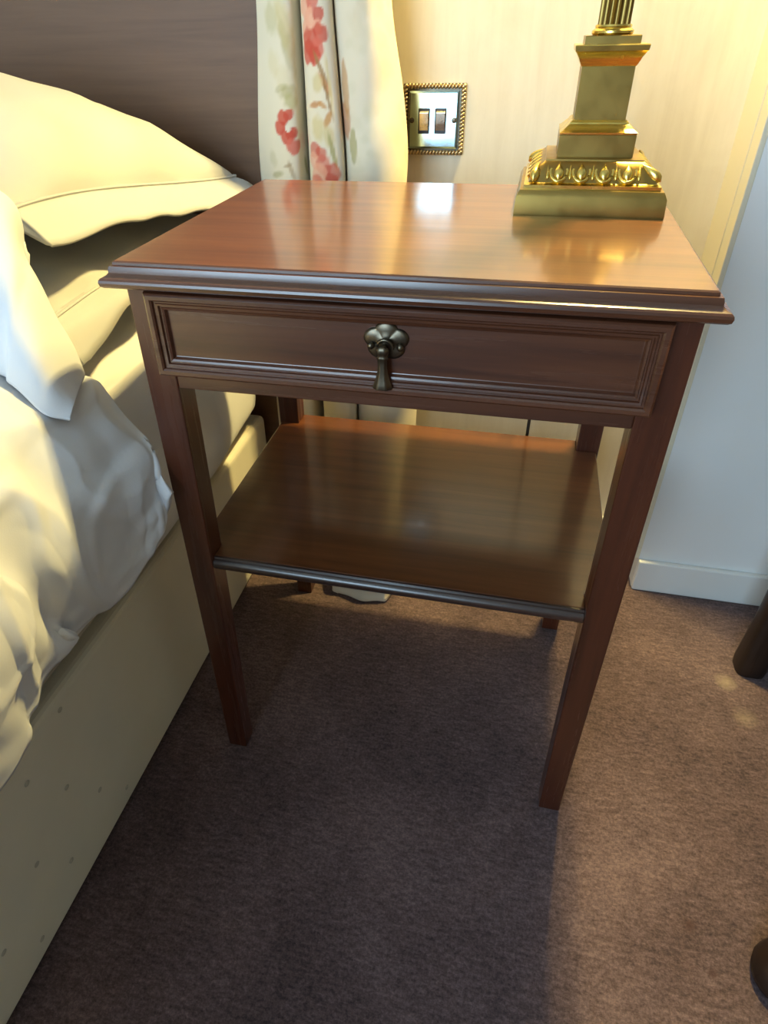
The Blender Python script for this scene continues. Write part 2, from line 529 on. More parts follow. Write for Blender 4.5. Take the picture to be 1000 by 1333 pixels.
# shelf notched round the legs, with a rounded dark front nosing
SZ = .3435; SXo = .2205
n0 = .0285
out = [(-LX + n0, .018), (LX - n0, .018), (LX - n0, LY0 + n0 + .0008), (SXo, LY0 + n0 + .0008), (SXo, LY1 - n0 - .0008), (LX - n0, LY1 - n0 - .0008), (LX - n0, LY1 - .002),
       (-LX + n0, LY1 - .002), (-LX + n0, LY1 - n0 - .0008), (-SXo, LY1 - n0 - .0008), (-SXo, LY0 + n0 + .0008), (-LX + n0, LY0 + n0 + .0008)]
v = [(x, y, SZ - .012) for x, y in out] + [(x, y, SZ) for x, y in out]
nn = len(out)
f = [tuple(range(nn))[::-1], tuple(range(nn, 2 * nn))] + [(k, (k + 1) % nn, nn + (k + 1) % nn, nn + k) for k in range(nn)]
sh = mesh_obj('shelf', v, f, m_shelf, tb, False); bevel(sh, .001)
pr_ = [(.0182, SZ - .0004), (.0158, SZ - .0006), (.0148, SZ - .0030), (.0136, SZ - .0034), (.0112, SZ - .0052), (.0100, SZ - .0088), (.0104, SZ - .0120), (.0122, SZ - .0146), (.0146, SZ - .0158), (.0182, SZ - .0160)]
v = []; xe = LX - n0 - .0004
for y, z in pr_: v += [(-xe, y, z), (xe, y, z)]
f = [(2 * i, 2 * i + 1, 2 * i + 3, 2 * i + 2) for i in range(len(pr_) - 1)]
f += [tuple(range(0, 2 * len(pr_), 2)), tuple(range(1, 2 * len(pr_), 2))[::-1], (0, 1, 2 * len(pr_) - 1, 2 * len(pr_) - 2)]
ns = mesh_obj('shelf_nosing', v, f, m_nose, sh, True, 40); tag(ns, 'dark rounded front edge of the shelf')

# ------------------------------------------------------------------ table lamp
LXc, LYc = .147, .2675
lamp = tag(empty('table_lamp', (LXc, LYc, TH)), 'brass column table lamp with a stepped square base on the bedside table', 'lamp')
rings('plinth', [(.0665, .0665, 0), (.0668, .0668, .002), (.0660, .0660, .016), (.0640, .0640, .0200), (.0632, .0632, .0215), (.0600, .0600, .0222)], m_brass, lamp)
rings('base_step', [(.0600, .0600, .0222), (.0602, .0602, .0252), (.0580, .0580, .0258), (.0565, .0565, .0270)], m_brass_hi, lamp)
cav = [(.0562, .0270), (.0540, .0305), (.0520, .0345), (.0490, .0385), (.0455, .0415), (.0432, .0428), (.0428, .0442), (.0395, .0448)]
mid = rings('egg_moulding', [(a, a, z) for a, z in cav], m_brass, lamp)
# eggs, darts and corner leaves in relief on each face
def relief(name, ln, wd, th, taper):
    v, n = [], 12; st = 9
    for i in range(st):
        q = i / (st - 1); r = math.sin(PI * min(1, .06 + .94 * q) ** taper) if 0 < i < st - 1 else .02
        for k in range(n):
            t = 2 * PI * k / n
            v.append((wd * r * math.cos(t), th * r * math.sin(t), ln * (q - .5)))
    me = mesh_obj(name, v, grid_faces(st, n, True), m_brass_hi, None, True, 80)
    return me
def ring_egg(name, wd, ln):
    return tube(name, [(wd * math.cos(a), 0, ln * math.sin(a) * (1 if math.sin(a) < 0 else .55)) for a in np.linspace(PI * .86, PI * 2.14, 15)], .0016, m_brass_hi)
egg0 = relief('egg', .0160, .0048, .0034, .8); rim0 = ring_egg('egg_rim', .0076, .0094)
dart0 = relief('dart', .0160, .0016, .0022, .6); leaf0 = relief('corner_leaf', .0230, .0052, .0042, .7)
slope = math.atan2(.0128, .0150)
for side in range(4):
    R = Matrix.Rotation(side * PI / 2, 4, 'Z')
    for k in range(4):
        px_ = (-1.5 + k) * .0200
        for src, nm, dz_ in ((egg0, 'egg', .0), (rim0, 'egg_rim', .0)):
            o = share(nm, src, parent=mid)
            o.matrix_local = R @ Matrix.Translation((px_, -.0508, .0352)) @ Matrix.Rotation(-slope, 4, 'X')
    for k in range(5):
        o = share('dart', dart0, parent=mid)
        o.matrix_local = R @ Matrix.Translation(((-2 + k) * .0200, -.0510, .0350)) @ Matrix.Rotation(-slope, 4, 'X')
    o = share('corner_leaf', leaf0, parent=mid)
    o.matrix_local = R @ Matrix.Translation((-.0503, -.0503, .0350)) @ Matrix.Rotation(PI / 4, 4, 'Z') @ Matrix.Rotation(slope * 1.25, 4, 'Y') @ Matrix.Rotation(-slope * .6, 4, 'X')
for o in (egg0, rim0, dart0, leaf0): bpy.data.objects.remove(o, do_unlink=True)
rings('pedestal_block', [(.0335, .0335, .0440), (.0335, .0335, .0622), (.0330, .0330, .0630)], m_brass, lamp)
rings('pedestal_ogee', [(.0335, .0335, .0630), (.0337, .0337, .0645), (.0318, .0318, .0655), (.0290, .0290, .0680), (.0266, .0266, .0700), (.0258, .0258, .0706), (.0256, .0256, .0716), (.0236, .0236, .0735)], m_brass_hi, lamp)
rings('pedestal_die', [(.0224, .0224, .0725), (.0224, .0224, .1150)], m_brass, lamp)
rings('pedestal_cornice', [(.0228, .0228, .1140), (.0240, .0240, .1158), (.0246, .0246, .1172), (.0252, .0252, .1180), (.0262, .0262, .1205), (.0268, .0268, .1212), (.0290, .0290, .1245),
                           (.0300, .0300, .1252), (.0306, .0306, .1290), (.0300, .0300, .1298), (.0240, .0240, .1300)], m_brass_hi, lamp)
rings('column_plinth', [(.0230, .0230, .1300), (.0230, .0230, .1355), (.0226, .0226, .1360)], m_brass, lamp)
lathe('column_torus', [(.0165, .1360), (.0178, .1375), (.0178, .1392), (.0160, .1405), (.0152, .1412), (.0156, .1422), (.0150, .1435)], m_brass_hi, lamp, n=40)
lathe('column_shaft', [(.0136, .1430), (.0136, .155), (.0132, .30), (.0122, .53)], m_brass, lamp, n=144, flute=18, depth=.0018, angle=60)
cp = lathe('column_capital', [(.0125, .53), (.0150, .534), (.0140, .540), (.0160, .552), (.0215, .568), (.0225, .570), (.0225, .574), (.010, .575)], m_brass_hi, lamp, n=40)
lathe('lamp_socket', [(.010, .575), (.014, .580), (.014, .620), (.017, .624), (.017, .632), (.012, .634)], m_brass, lamp, n=28)
bulb_z = .575
m_glass, *_ = material('unlit_bulb_glass', (.82, .82, .80), .12)
m_bulb, N, L, b = material('lit_bulb', (1, .9, .7), .3)
b.inputs['Emission Color'].default_value = (1, .66, .28, 1); b.inputs['Emission Strength'].default_value = 2
lathe('bulb', [(.009, .634), (.012, .642), (.017, .660), (.018, .672), (.015, .690), (.008, .704), (.002, .709)], m_glass, lamp, n=24)
# translucent tapered shade
shn, N, L, b = material('shade_fabric', (.86, .74, .5), .8)
tr = N.new('ShaderNodeBsdfTranslucent'); tr.inputs[0].default_value = (.9, .74, .45, 1)
mxs = N.new('ShaderNodeMixShader'); mxs.inputs[0].default_value = .45
outp = [q for q in N if q.type == 'OUTPUT_MATERIAL'][0]
L.new(b.outputs[0], mxs.inputs[1]); L.new(tr.outputs[0], mxs.inputs[2]); L.new(mxs.outputs[0], outp.inputs[0])
shn2, N, L, b = material('pleated_shade_fabric', (.62, .50, .32), .8)
sd = lathe('lamp_shade', [(.068, .640), (.036, .750)], shn, lamp, n=64, cap=False)
solidify(sd, .0015)
for r_, z_ in ((.068, .640), (.036, .750)):
    tube('shade_rim', [(r_ * math.cos(a), r_ * math.sin(a), z_) for a in np.linspace(0, 2 * PI, 49)], .003, m_brass, sd)
for k in range(3):
    a = 2 * PI * k / 3
    tube('shade_spoke', [(.016 * math.cos(a), .016 * math.sin(a), .628), (.03 * math.cos(a), .03 * math.sin(a), .70), (.036 * math.cos(a), .036 * math.sin(a), .749)], .0015, m_brass, sd)
# cord leaves the base at the back, drops behind the table
pc = tube('power_cord', [(0, .070, .006), (0, .082, .0035), (-.005, .098, .004), (-.010, .1075, -.01), (-.014, .110, -.08), (-.016, .112, -.25), (-.016, .114, -.45), (-.010, .125, -.62), (.01, .17, -.655), (.04, .26, -.656)], .0022, m_cord)
pc.location = (LXc, LYc, TH)
tag(pc, 'thin dark lamp cord hanging behind the bedside table', 'cord')

# ------------------------------------------------------------------ wall light above the recess corner
SC = (.245, .500, 1.50)
sc = tag(empty('wall_light', (SC[0], WALL_Y, SC[2])), 'small brass wall light on the cream wall above the table', 'wall light')
pl_ = lathe('wall_plate', [(.045, 0), (.045, .006), (.036, .012), (.012, .016)], m_brass, sc, n=32); pl_.rotation_euler = (PI / 2, 0, 0)
tube('arm', [(0, -.014, 0), (0, -.030, .030), (0, -.050, .075), (0, -.060, .090), (0, -.070, .080), (0, -.070, .062)], .005, m_brass, sc)
lathe('lamp_holder', [(.010, .066), (.016, .062), (.016, .036), (.011, .032)], m_brass, sc, (0, -.070, 0), 24)
lathe('bulb', [(.009, .034), (.014, .022), (.020, .006), (.018, -.008), (.010, -.018), (.002, -.021)], m_bulb, sc, (0, -.070, 0), 20)
ss = lathe('lamp_shade', [(.062, -.034), (.050, .040), (.036, .075), (.016, .078)], shn2, sc, (0, -.070, 0), 48, cap=False)
solidify(ss, .0015)
sl2 = bpy.data.lights.new('wall_light_glow', 'POINT'); sl2.energy = 146; sl2.color = (1., .78, .28); sl2.shadow_soft_size = .031
so2 = bpy.data.objects.new('wall_light_glow', sl2); COL.objects.link(so2); so2.parent = sc; so2.location = (0, -.070, -.001)

# ------------------------------------------------------------------ light switch
sw = tag(empty('light_switch', (-.0505, WALL_Y, .7005)), 'chrome double light switch with a brass rope border on the cream wall', 'light switch')
def xz_plate(name, hx, hz, y0, y1, mat, parent, bev=.001, cx=0, cz=0):
    return box(name, cx - hx, cx + hx, y0, y1, cz - hz, cz + hz, mat, parent, bev)
back = xz_plate('back_plate', .0430, .0430, -.0050, 0, m_bronze, sw, .0015)
fp = rings('face_plate', [(.0345, .0345, .0), (.0345, .0345, .0022), (.0320, .0350 - .003, .0040)], m_chrome, sw, angle=20)
# plate turned from z-up to facing the room, pitched a hair upwards as fitted
fp.matrix_local = Matrix.Translation((0, -.0050, 0)) @ Matrix.Rotation(PI / 2 - .012, 4, 'X')
# twisted rope: a row of slanted beads along each edge
bead0 = ball('rope_bead', (0, 0, 0), .0026, m_rope, None, 10, (.80, 1, 1.5))
nb_ = 18
for side in range(4):
    for k in range(nb_):
        p = -.0395 + .079 * k / (nb_ - 1)
        o = share('rope_bead', bead0, parent=back)
        x_, z_, an = {0: (p, .0398, .6), 1: (p, -.0398, .6), 2: (-.0398, p, .97), 3: (.0398, p, .97)}[side]
        o.location = (x_, -.0060, z_); o.rotation_euler = (0, an, 0)
bpy.data.objects.remove(bead0, do_unlink=True)
for sx in (-.0180, .0050):
    gap = xz_plate('rocker_surround', .0082, .0155, -.0098, -.0060, m_black, sw, .0012, cx=sx + .0055, cz=-.001)
    cx_ = sx + .0055
    v = [(cx_ - .0063, -.0096, .0115), (cx_ + .0063, -.0096, .0115), (cx_ - .0063, -.0128, .0092), (cx_ + .0063, -.0128, .0092), (cx_ - .0063, -.0112, -.0040), (cx_ + .0063, -.0112, -.0040),
         (cx_ - .0063, -.0098, -.0125), (cx_ + .0063, -.0098, -.0125)]
    f = [(0, 1, 3, 2), (2, 3, 5, 4), (4, 5, 7, 6), (0, 2, 4, 6), (1, 7, 5, 3), (0, 6, 7, 1)]
    bevel(mesh_obj('rocker', v, f, m_rocker, sw, False), .0005)
for sx in (-.0295, .0295):
    s_ = lathe('screw', [(.0034, 0), (.0034, .0008), (.0026, .0012)], m_bronze, sw, n=18)
    s_.matrix_local = Matrix.Translation((sx, -.0086, 0)) @ Matrix.Rotation(PI / 2, 4, 'X')
    sl = box('screw_slot', -.0024, .0024, -.0004, .0004, .0010, .00135, m_black, s_)

# ------------------------------------------------------------------ headboard
HB_X = -.262
hb = tag(empty('headboard', (0, .50, 0)), 'brown wood-grain headboard panel behind the pillows', 'headboard')
box('panel', -1.78, HB_X, 0, .03, .10, 1.10, m_head, hb, .003)
box('top_rail', -1.79, HB_X + .001, -.004, .034, 1.10, 1.13, m_head, hb, .004)
for x_ in (-1.5, -.5):
    box('strut', x_, x_ + .06, .03, .05, 0, .9, m_head, hb, .002)

# ------------------------------------------------------------------ curtain
_pts = ((337, .490), (360, .470), (381, .468), (390, .488), (400, .514), (399.5, .490), (402, .466), (420, .455), (437, .460), (442, .484), (447, .508), (446.5, .490), (449, .470), (475, .458), (501, .466), (517, .488), (520, .518))
path = np.array([(-.205 + (on_y(u_, 120, y_)[0] + .205) / .905, y_) for u_, y_ in _pts])
tt = np.linspace(0, len(path) - 1, 1200); dense = cr(path, tt)
sl_ = np.r_[0, np.cumsum(np.linalg.norm(np.diff(dense, axis=0), axis=1))]
NCOL = 200
su = np.linspace(0, sl_[-1], NCOL)
ref = np.stack([np.interp(su, sl_, dense[:, k]) for k in (0, 1)], -1)
zs = np.r_[np.linspace(.004, .30, 50), np.linspace(.303, .60, 60), np.linspace(.602, .90, 150), np.linspace(.91, 2.25, 60)]
def smooth(a, b, x):
    t = np.clip((x - a) / (b - a), 0, 1); return t * t * (3 - 2 * t)
G = np.zeros((len(zs), NCOL, 3))
for i, z in enumerate(zs):
    g = 1 - .22 * smooth(.64, .86, z) - .10 * smooth(.86, 1.05, z) + .45 * smooth(1.1, 1.9, z)
    if z < .64: g = 1 + .16 * smooth(.64, .25, z) if False else 1 + .16 * (1 - smooth(.25, .64, z))
    xc = -.205
    x = xc + (ref[:, 0] - xc) * g
    lowk = (1 - smooth(.0, .26, z))
    bulge = smooth(-.186, -.164, ref[:, 0]) * (1 - smooth(-.082, -.058, ref[:, 0]))
    y = .48 + (ref[:, 1] - .48) * (1 + .2 * (1 - smooth(.2, .6, z))) - .006 * lowk * np.sin(su * 40)
    kb = bulge * (1 - smooth(.02, .24, z)); y = y * (1 - kb) + kb * (.322 + .010 * ((ref[:, 0] + .11) / .045) ** 2 + .002 * np.sin(ref[:, 0] * 120) + .004 * np.sin(z * 90))
    x = x + .006 * lowk * np.sin(su * 45 + 1) + .004 * np.sin(z * 14 + su * 8) * np.clip(ref[:, 0] + .16, 0, .1) * 10
    # soft diagonal folds in the plain right-hand half
    wr = smooth(-.165, -.13, ref[:, 0])
    y = y + wr * (.0022 * np.sin((z - .72) * 26 + (ref[:, 0] + .12) * 30) + .0010 * np.sin((z - .6) * 70 - (ref[:, 0] + .12) * 70))
    G[i, :, 0] = np.maximum(x, -.2725 if z > .30 else -9) if False else x
    G[i, :, 1] = np.minimum(y, .556); G[i, :, 2] = z
ct = tag(empty('curtain', (-.18, .50, 0)), 'cream floral curtain with coral blossoms hanging behind the table beside the headboard', 'curtain')
V = G.reshape(-1, 3) - np.array([-.18, .50, 0])
# print painted in cloth coordinates (arc length s, height z)
def s_at(x):                              # nearest front-facing point of the path with this x
    k = np.where(np.abs(dense[:, 0] - x) < .003)[0]
    if len(k) == 0: return float(sl_[int(np.argmin(np.abs(dense[:, 0] - x)))])
    return float(sl_[k[int(np.argmin(dense[k, 1]))]])
rng = random.Random(11)
S, Zg = np.meshgrid(su, zs)
rgb = np.zeros(S.shape + (3,)); rgb[:] = (.82, .73, .56)
def jitter(freq, seed):
    a = np.zeros(S.shape)
    for k in range(5):
        r = rng.random; a += np.sin(S * freq * (1 + r()) * (1 if k % 2 else -1) + Zg * freq * (.4 + r()) + 6.28 * r() + seed)
    return a / 5
J1, J2 = jitter(260, 0), jitter(420, 2)
def blot(x, z, rx, rz, col, a=1., rot=0., hard=.25, wob=.35):
    s0 = s_at(x); c, s = math.cos(rot), math.sin(rot)
    ds, dz = S - s0, Zg - z
    u = (c * ds + s * dz) / rx; v_ = (-s * ds + c * dz) / rz
    d = np.sqrt(u * u + v_ * v_) + wob * .5 * (J1 + .6 * J2)
    m = np.clip((1 + hard / 2 - d) / hard, 0, 1)[..., None] * a
    rgb[:] = rgb * (1 - m) + np.array(col) * m
CORAL, ROSE, PALE = (.62, .085, .05), (.70, .16, .11), (.86, .42, .28)
OLIVE, LEAF, BUFF, STEM = (.42, .36, .13), (.52, .46, .20), (.70, .58, .30), (.36, .20, .07)
zv = lambda v_: .835 - .00083 * v_        # picture row to height at the cloth
xu = lambda u: -.205 + (on_y(u, 120, .462)[0] + .205) / .905
def blossom(u, v_, r, n=6, cols=(CORAL, ROSE)):
    for k in range(n):
        a = 6.28 * k / n + rng.random() * .6
        blot(xu(u) + r * .62 * math.cos(a), zv(v_) + r * .62 * math.sin(a), r * .46, r * .42, cols[k % len(cols)], .92, rng.random() * 3)
    blot(xu(u), zv(v_), r * .25, r * .25, PALE, .9)
# washes of buff and green on the first panel
for (u, v_, rx, rz, c_, a_) in ((352, 20, .014, .016, LEAF, .45), (372, 30, .010, .030, BUFF, .7), (378, 60, .007, .030, OLIVE, .4), (352, 75, .010, .014, BUFF, .35), (366, 95, .012, .014, BUFF, .3),
                               (374, 112, .012, .007, OLIVE, .55), (379, 124, .009, .009, LEAF, .7), (362, 107, .010, .004, OLIVE, .4), (388, 150, .008, .02, OLIVE, .5), (347, 205, .006, .01, OLIVE, .25),
                               (385, 218, .004, .012, OLIVE, .7), (376, 222, .003, .012, STEM, .5), (390, 212, .010, .003, OLIVE, .6), (352, 228, .009, .004, OLIVE, .55), (366, 214, .007, .002, STEM, .5)):
    blot(xu(u), zv(v_), rx, rz, c_, a_, .3, .6)
for (u, v_, r) in ((363, 146, .0085), (372, 142, .007), (359, 160, .009), (368, 172, .010), (378, 168, .008), (380, 186, .010), (390, 180, .008)):
    blot(xu(u), zv(v_), r, r * .95, (CORAL, ROSE)[rng.random() < .4], .9, rng.random())
blot(xu(369), zv(161), .004, .004, (.85, .75, .6), 1)
# second panel: large cluster, stem, leaves, lower blossom
for (u, v_, r, c_) in ((403, 8, .012, PALE), (414, 4, .010, ROSE), (410, 22, .010, PALE), (422, 18, .008, CORAL), (404, 34, .010, PALE), (420, 33, .008, PALE), (408, 50, .014, CORAL), (424, 40, .010, CORAL), (418, 56, .010, ROSE), (405, 62, .013, CORAL), (413, 66, .010, CORAL)):
    blot(xu(u), zv(v_), r, r, c_, .85, rng.random())
for (u, v_, rx, rz, rt, c_) in ((420, 82, .003, .020, .45, STEM), (424, 102, .0035, .014, .5, (.58, .20, .05)), (431, 118, .002, .024, .2, STEM), (408, 128, .009, .0035, .25, (.55, .22, .06)), (418, 128, .007, .003, -.5, (.6, .3, .1)),
                               (434, 100, .002, .03, .05, BUFF), (427, 148, .004, .010, -.5, (.62, .28, .06)), (414, 100, .008, .010, 0, BUFF), (410, 160, .010, .014, 0, BUFF), (425, 170, .007, .012, 0, BUFF), (432, 190, .003, .02, .2, OLIVE)):
    blot(xu(u), zv(v_), rx, rz, c_, .8, rt, .5)
for (u, v_, r, c_) in ((403, 190, .010, CORAL), (412, 195, .009, CORAL), (402, 205, .010, PALE), (414, 210, .012, ROSE), (424, 222, .012, CORAL), (408, 222, .012, PALE), (428, 232, .009, CORAL), (404, 236, .010, ROSE)):
    blot(xu(u), zv(v_), r, r, c_, .72, rng.random())
for (u, v_, rx, rz, c_) in ((443, 150, .010, .020, (.58, .22, .08)), (447, 110, .006, .030, (.60, .30, .10)), (452, 185, .006, .02, OLIVE)):
    blot(xu(u), zv(v_), rx, rz, c_, .7)
# the print repeats sparsely above and on the plain part only as pale buff outlines
for k in range(46):
    u = 456 + rng.random() * 68; v_ = -20 + rng.random() * 270
    blot(xu(u), zv(v_), .004 + .006 * rng.random(), .004 + .012 * rng.random(), (.73, .65, .46), .35, rng.random() * 3, .7)
blot(xu(520), zv(200), .006, .012, OLIVE, .35, .3, .3); blot(xu(520), zv(200), .0035, .009, (.78, .72, .56), 1, .3, .3)
# rest of the cloth: scattered repeats (rarely in view)
for k in range(26):
    zz = rng.choice((rng.uniform(.95, 2.2), rng.uniform(.95, 2.2), rng.uniform(.45, .58)))
    x_ = rng.uniform(-.275, -.17)
    for q in range(6):
        blot(x_ + rng.uniform(-.014, .014), zz + rng.uniform(-.03, .03), .010, .011, (CORAL, ROSE, PALE, LEAF, OLIVE)[rng.randrange(5)], .75, rng.random() * 3)
m_cur, N, L, b = material('floral_chintz', (.8, .74, .6), .75)
at = N.new('ShaderNodeAttribute'); at.attribute_name = 'print'; L.new(at.outputs['Color'], b.inputs['Base Color'])
b.inputs['Specular IOR Level'].default_value = .25; b.inputs['Sheen Weight'].default_value = .1
bump(N, L, b, noise_tex(N, L, coords(N, L), 700, 2), .12, .0006)
m_lining = mat_fabric('curtain_lining', (.80, .77, .66), .8, .03)
cloth = mesh_obj('curtain_cloth', V, grid_faces(len(zs), NCOL), m_cur, ct, True, 180)
ca = cloth.data.color_attributes.new('print', 'FLOAT_COLOR', 'POINT')
ca.data.foreach_set('color', np.concatenate([rgb.reshape(-1, 3), np.ones((rgb.shape[0] * rgb.shape[1], 1))], 1).astype(np.float32).ravel())
solidify(cloth, .0016, 1)
rod = tube('curtain_rod', [(-.62, .02, 2.27), (.16, .02, 2.27)], .012, m_brass, ct, 12)

# ------------------------------------------------------------------ bed: divan base, mattress
BX = -.315
bed = tag(empty('divan_bed', (-1.02, -.5, 0)), 'cream fabric divan bed base with small tufts beside the table', 'bed')
ox, oy = 1.02, .5
bs = box('divan_base', -1.72 + ox, BX + ox, -1.48 + oy, .485 + oy, .004, .262, m_base, bed); bevel(bs, .010, 4)
ball_t = ball('tuft', (0, 0, 0), .0036, m_tuft, None, 10, (.3, 1, .9))
for u, v_ in ((35, 1020), (87, 1025), (130, 1028), (165, 1025), (48, 1125), (93, 1120), (78, 924), (55, 1222), (5, 1240)):
    p = on_x(u, v_, BX)
    share('tuft', ball_t, (p[0] + ox, p[1] + oy, p[2]), parent=bed)
bpy.data.objects.remove(ball_t, do_unlink=True)

mt = tag(empty('mattress', (-1.02, -.5, .262)), 'beige mattress covered with a white fitted sheet on the divan base', 'mattress')
mb = box('mattress_body', -1.715 + ox, BX - .005 + ox, -1.47 + oy, .470 + oy, .002, .215, m_mattress, mt); bevel(mb, .03, 5)
# fitted sheet: shell over the top, down the side, with soft pulled creases
def sheet_grid():
    nr, nc = 150, 90
    ys = np.linspace(-.6, .474, nr); G = np.zeros((nr, nc, 3))
    for i, y in enumerate(ys):
        hem = .298 - .012 * math.sin(y * 9) + (.010 if y > .44 else 0)
        edge = np.array([(-1.70, .522), (-1.2, .527), (-.8, .528), (-.5, .528), (-.40, .526), (-.352, .518), (-.325, .498), (-.312, .460), (-.306, .41), (-.305, .35), (-.309, hem), (-.322, hem - .008)])
        G[i, :, 0], G[i, :, 2] = cr(edge, np.linspace(0, len(edge) - 1, nc)).T
        G[i, :, 1] = y
        # rounded corner at the head end
        k = max(0, (y - .425) / .05); G[i, :, 0] -= np.where(G[i, :, 0] > -.42, .045 * k * k, 0); G[i, :, 2] -= np.where(G[i, :, 2] > .5, .02 * k * k, 0)
    def wr(x, y, z):
        side = 1 if z < .5 else .3
        return side * (.004 * math.sin(70 * (y + .5 * z)) * max(0, nz(y * 6, z * 6)) + .005 * nz(y * 9, z * 7, 3) + .006 * max(0, nz(y * 5 + z * 9, z * 2, 7)))
    return displace(G, wr, -1 if normals_of(G)[nr // 2, nc // 3][2] < 0 else 1)
Gs = sheet_grid()
fs = mesh_obj('fitted_sheet', Gs.reshape(-1, 3) - np.array([-1.02, -.5, .262]), grid_faces(*Gs.shape[:2]), m_sheet, mt, True, 180)
solidify(fs, .002, 0)

# ------------------------------------------------------------------ pillows
def pillow(name, label, mapf, a, b_, T, flange, seed, mat, drop_x=0., bot=.03, n=56):
    """housewife pillow with a stitched flat border; mapf takes local coords to the world"""
    root = tag(empty(name, tuple(mapf(0, 0, -bot))), label, 'pillow')
    org = np.array(mapf(0, 0, -bot))
    us = np.sin(np.linspace(-PI / 2, PI / 2, n)); vs_ = np.sin(np.linspace(-PI / 2, PI / 2, n))
    def outline(u, v): return a * u * (1 - .05 * (1 - v * v)), b_ * v * (1 - .05 * (1 - u * u))
    V = []
    for sgn in (1, -1):
        for v in vs_:
            for u in us:
                x, y = outline(u, v)
                h = T * (max(0, 1 - abs(u) ** 2.6) * max(0, 1 - abs(v) ** 2.6)) ** .55
                if sgn < 0: h *= -bot / T
                wr = (nz(x * 7 + seed, y * 7, seed) * .012 + nz(x * 16, y * 16 + seed, 2) * .006 + .005 * max(0, 1 - 5 * abs(nz(x * 6 + y * 3, y * 5 - x * 3, seed + 5)))) * min(1, h * 20 if h > 0 else 0)
                # pulls radiating from the seams
                edge = max(abs(u), abs(v))
                wr += .0060 * math.sin(46 * (x if abs(v) > abs(u) else y) + 3 * nz(x * 5, y * 5, seed)) * edge ** 5 * (1 if h > .003 else 0)
                V.append(np.array(mapf(x, y, h + wr)) - org)
    F_ = grid_faces(n, n) + [tuple(i + n * n for i in q) for q in grid_faces(n, n)]
    body = mesh_obj('pillow_body', V, F_, mat, root, True, 180)
    # border
    per = [(u, -1) for u in us[:-1]] + [(1, v) for v in vs_[:-1]] + [(u, 1) for u in us[::-1][:-1]] + [(-1, v) for v in vs_[::-1][:-1]]
    m_ = len(per); V = []; steps = 9
    for k in range(steps):
        q = k / (steps - 1) * 1.0
        for (u, v) in per:
            x, y = outline(u, v); fl = flange * q - .006
            L_ = 1.0
            nx, ny = (u if abs(u) > .98 else 0), (v if abs(v) > .98 else 0)
            x2, y2 = x + nx * fl, y + ny * fl * (.25 if ny < 0 else .7)
            ss = math.atan2(y2, x2)
            wob = .004 * nz(ss * 7, seed, q) * q + .0016 * math.sin(ss * 26 + seed) * q * q
            sag = -drop_x * (q ** 1.3) * max(0, nx) * .75 - .006 * q * q
            V.append(np.array(mapf(x2, y2, sag + wob + (.0025 if q < .05 else 0))) - org)
    br = mesh_obj('pillow_border', V, grid_faces(steps, m_, True), mat, root, True, 180)
    solidify(br, .003, 0)
    # stitched seam cord
    V = [np.array(mapf(*(np.array(outline(u, v)) * .998), .002)) - org for (u, v) in per]
    st = tube('seam', V + [V[0]], .0018, mat, root, 6)
    return root


def map_top(x, y, z):
    wx = -.663 + x + .17 * y; wy = .270 + y
    base = .676 - .034 * smooth(.10, .50, wy)
    return (wx, min(wy, .466), base + z)
pillow('pillow', 'plump white pillow with a stitched flat border, on top of the other pillow', map_top, .325, .190, .122, .048, 3.1, m_linen, .030, .020)


def map_low(x, y, z):
    rz = -.02; c, s = math.cos(rz), math.sin(rz)
    X, Y = c * x - s * y, s * x + c * y
    wx = -.690 + X; wy = .255 + Y
    base = .588
    if wx > -.318: base -= (wx + .318) * 1.4
    return (min(wx, -.292 - .1 * (wx + .292)) if wx > -.292 else wx, min(wy, .468), base + z)
pillow('pillow', 'lower white pillow with a bordered edge overhanging the mattress', map_low, .365, .211, .038, .034, 8.4, m_linen, .012, .052)

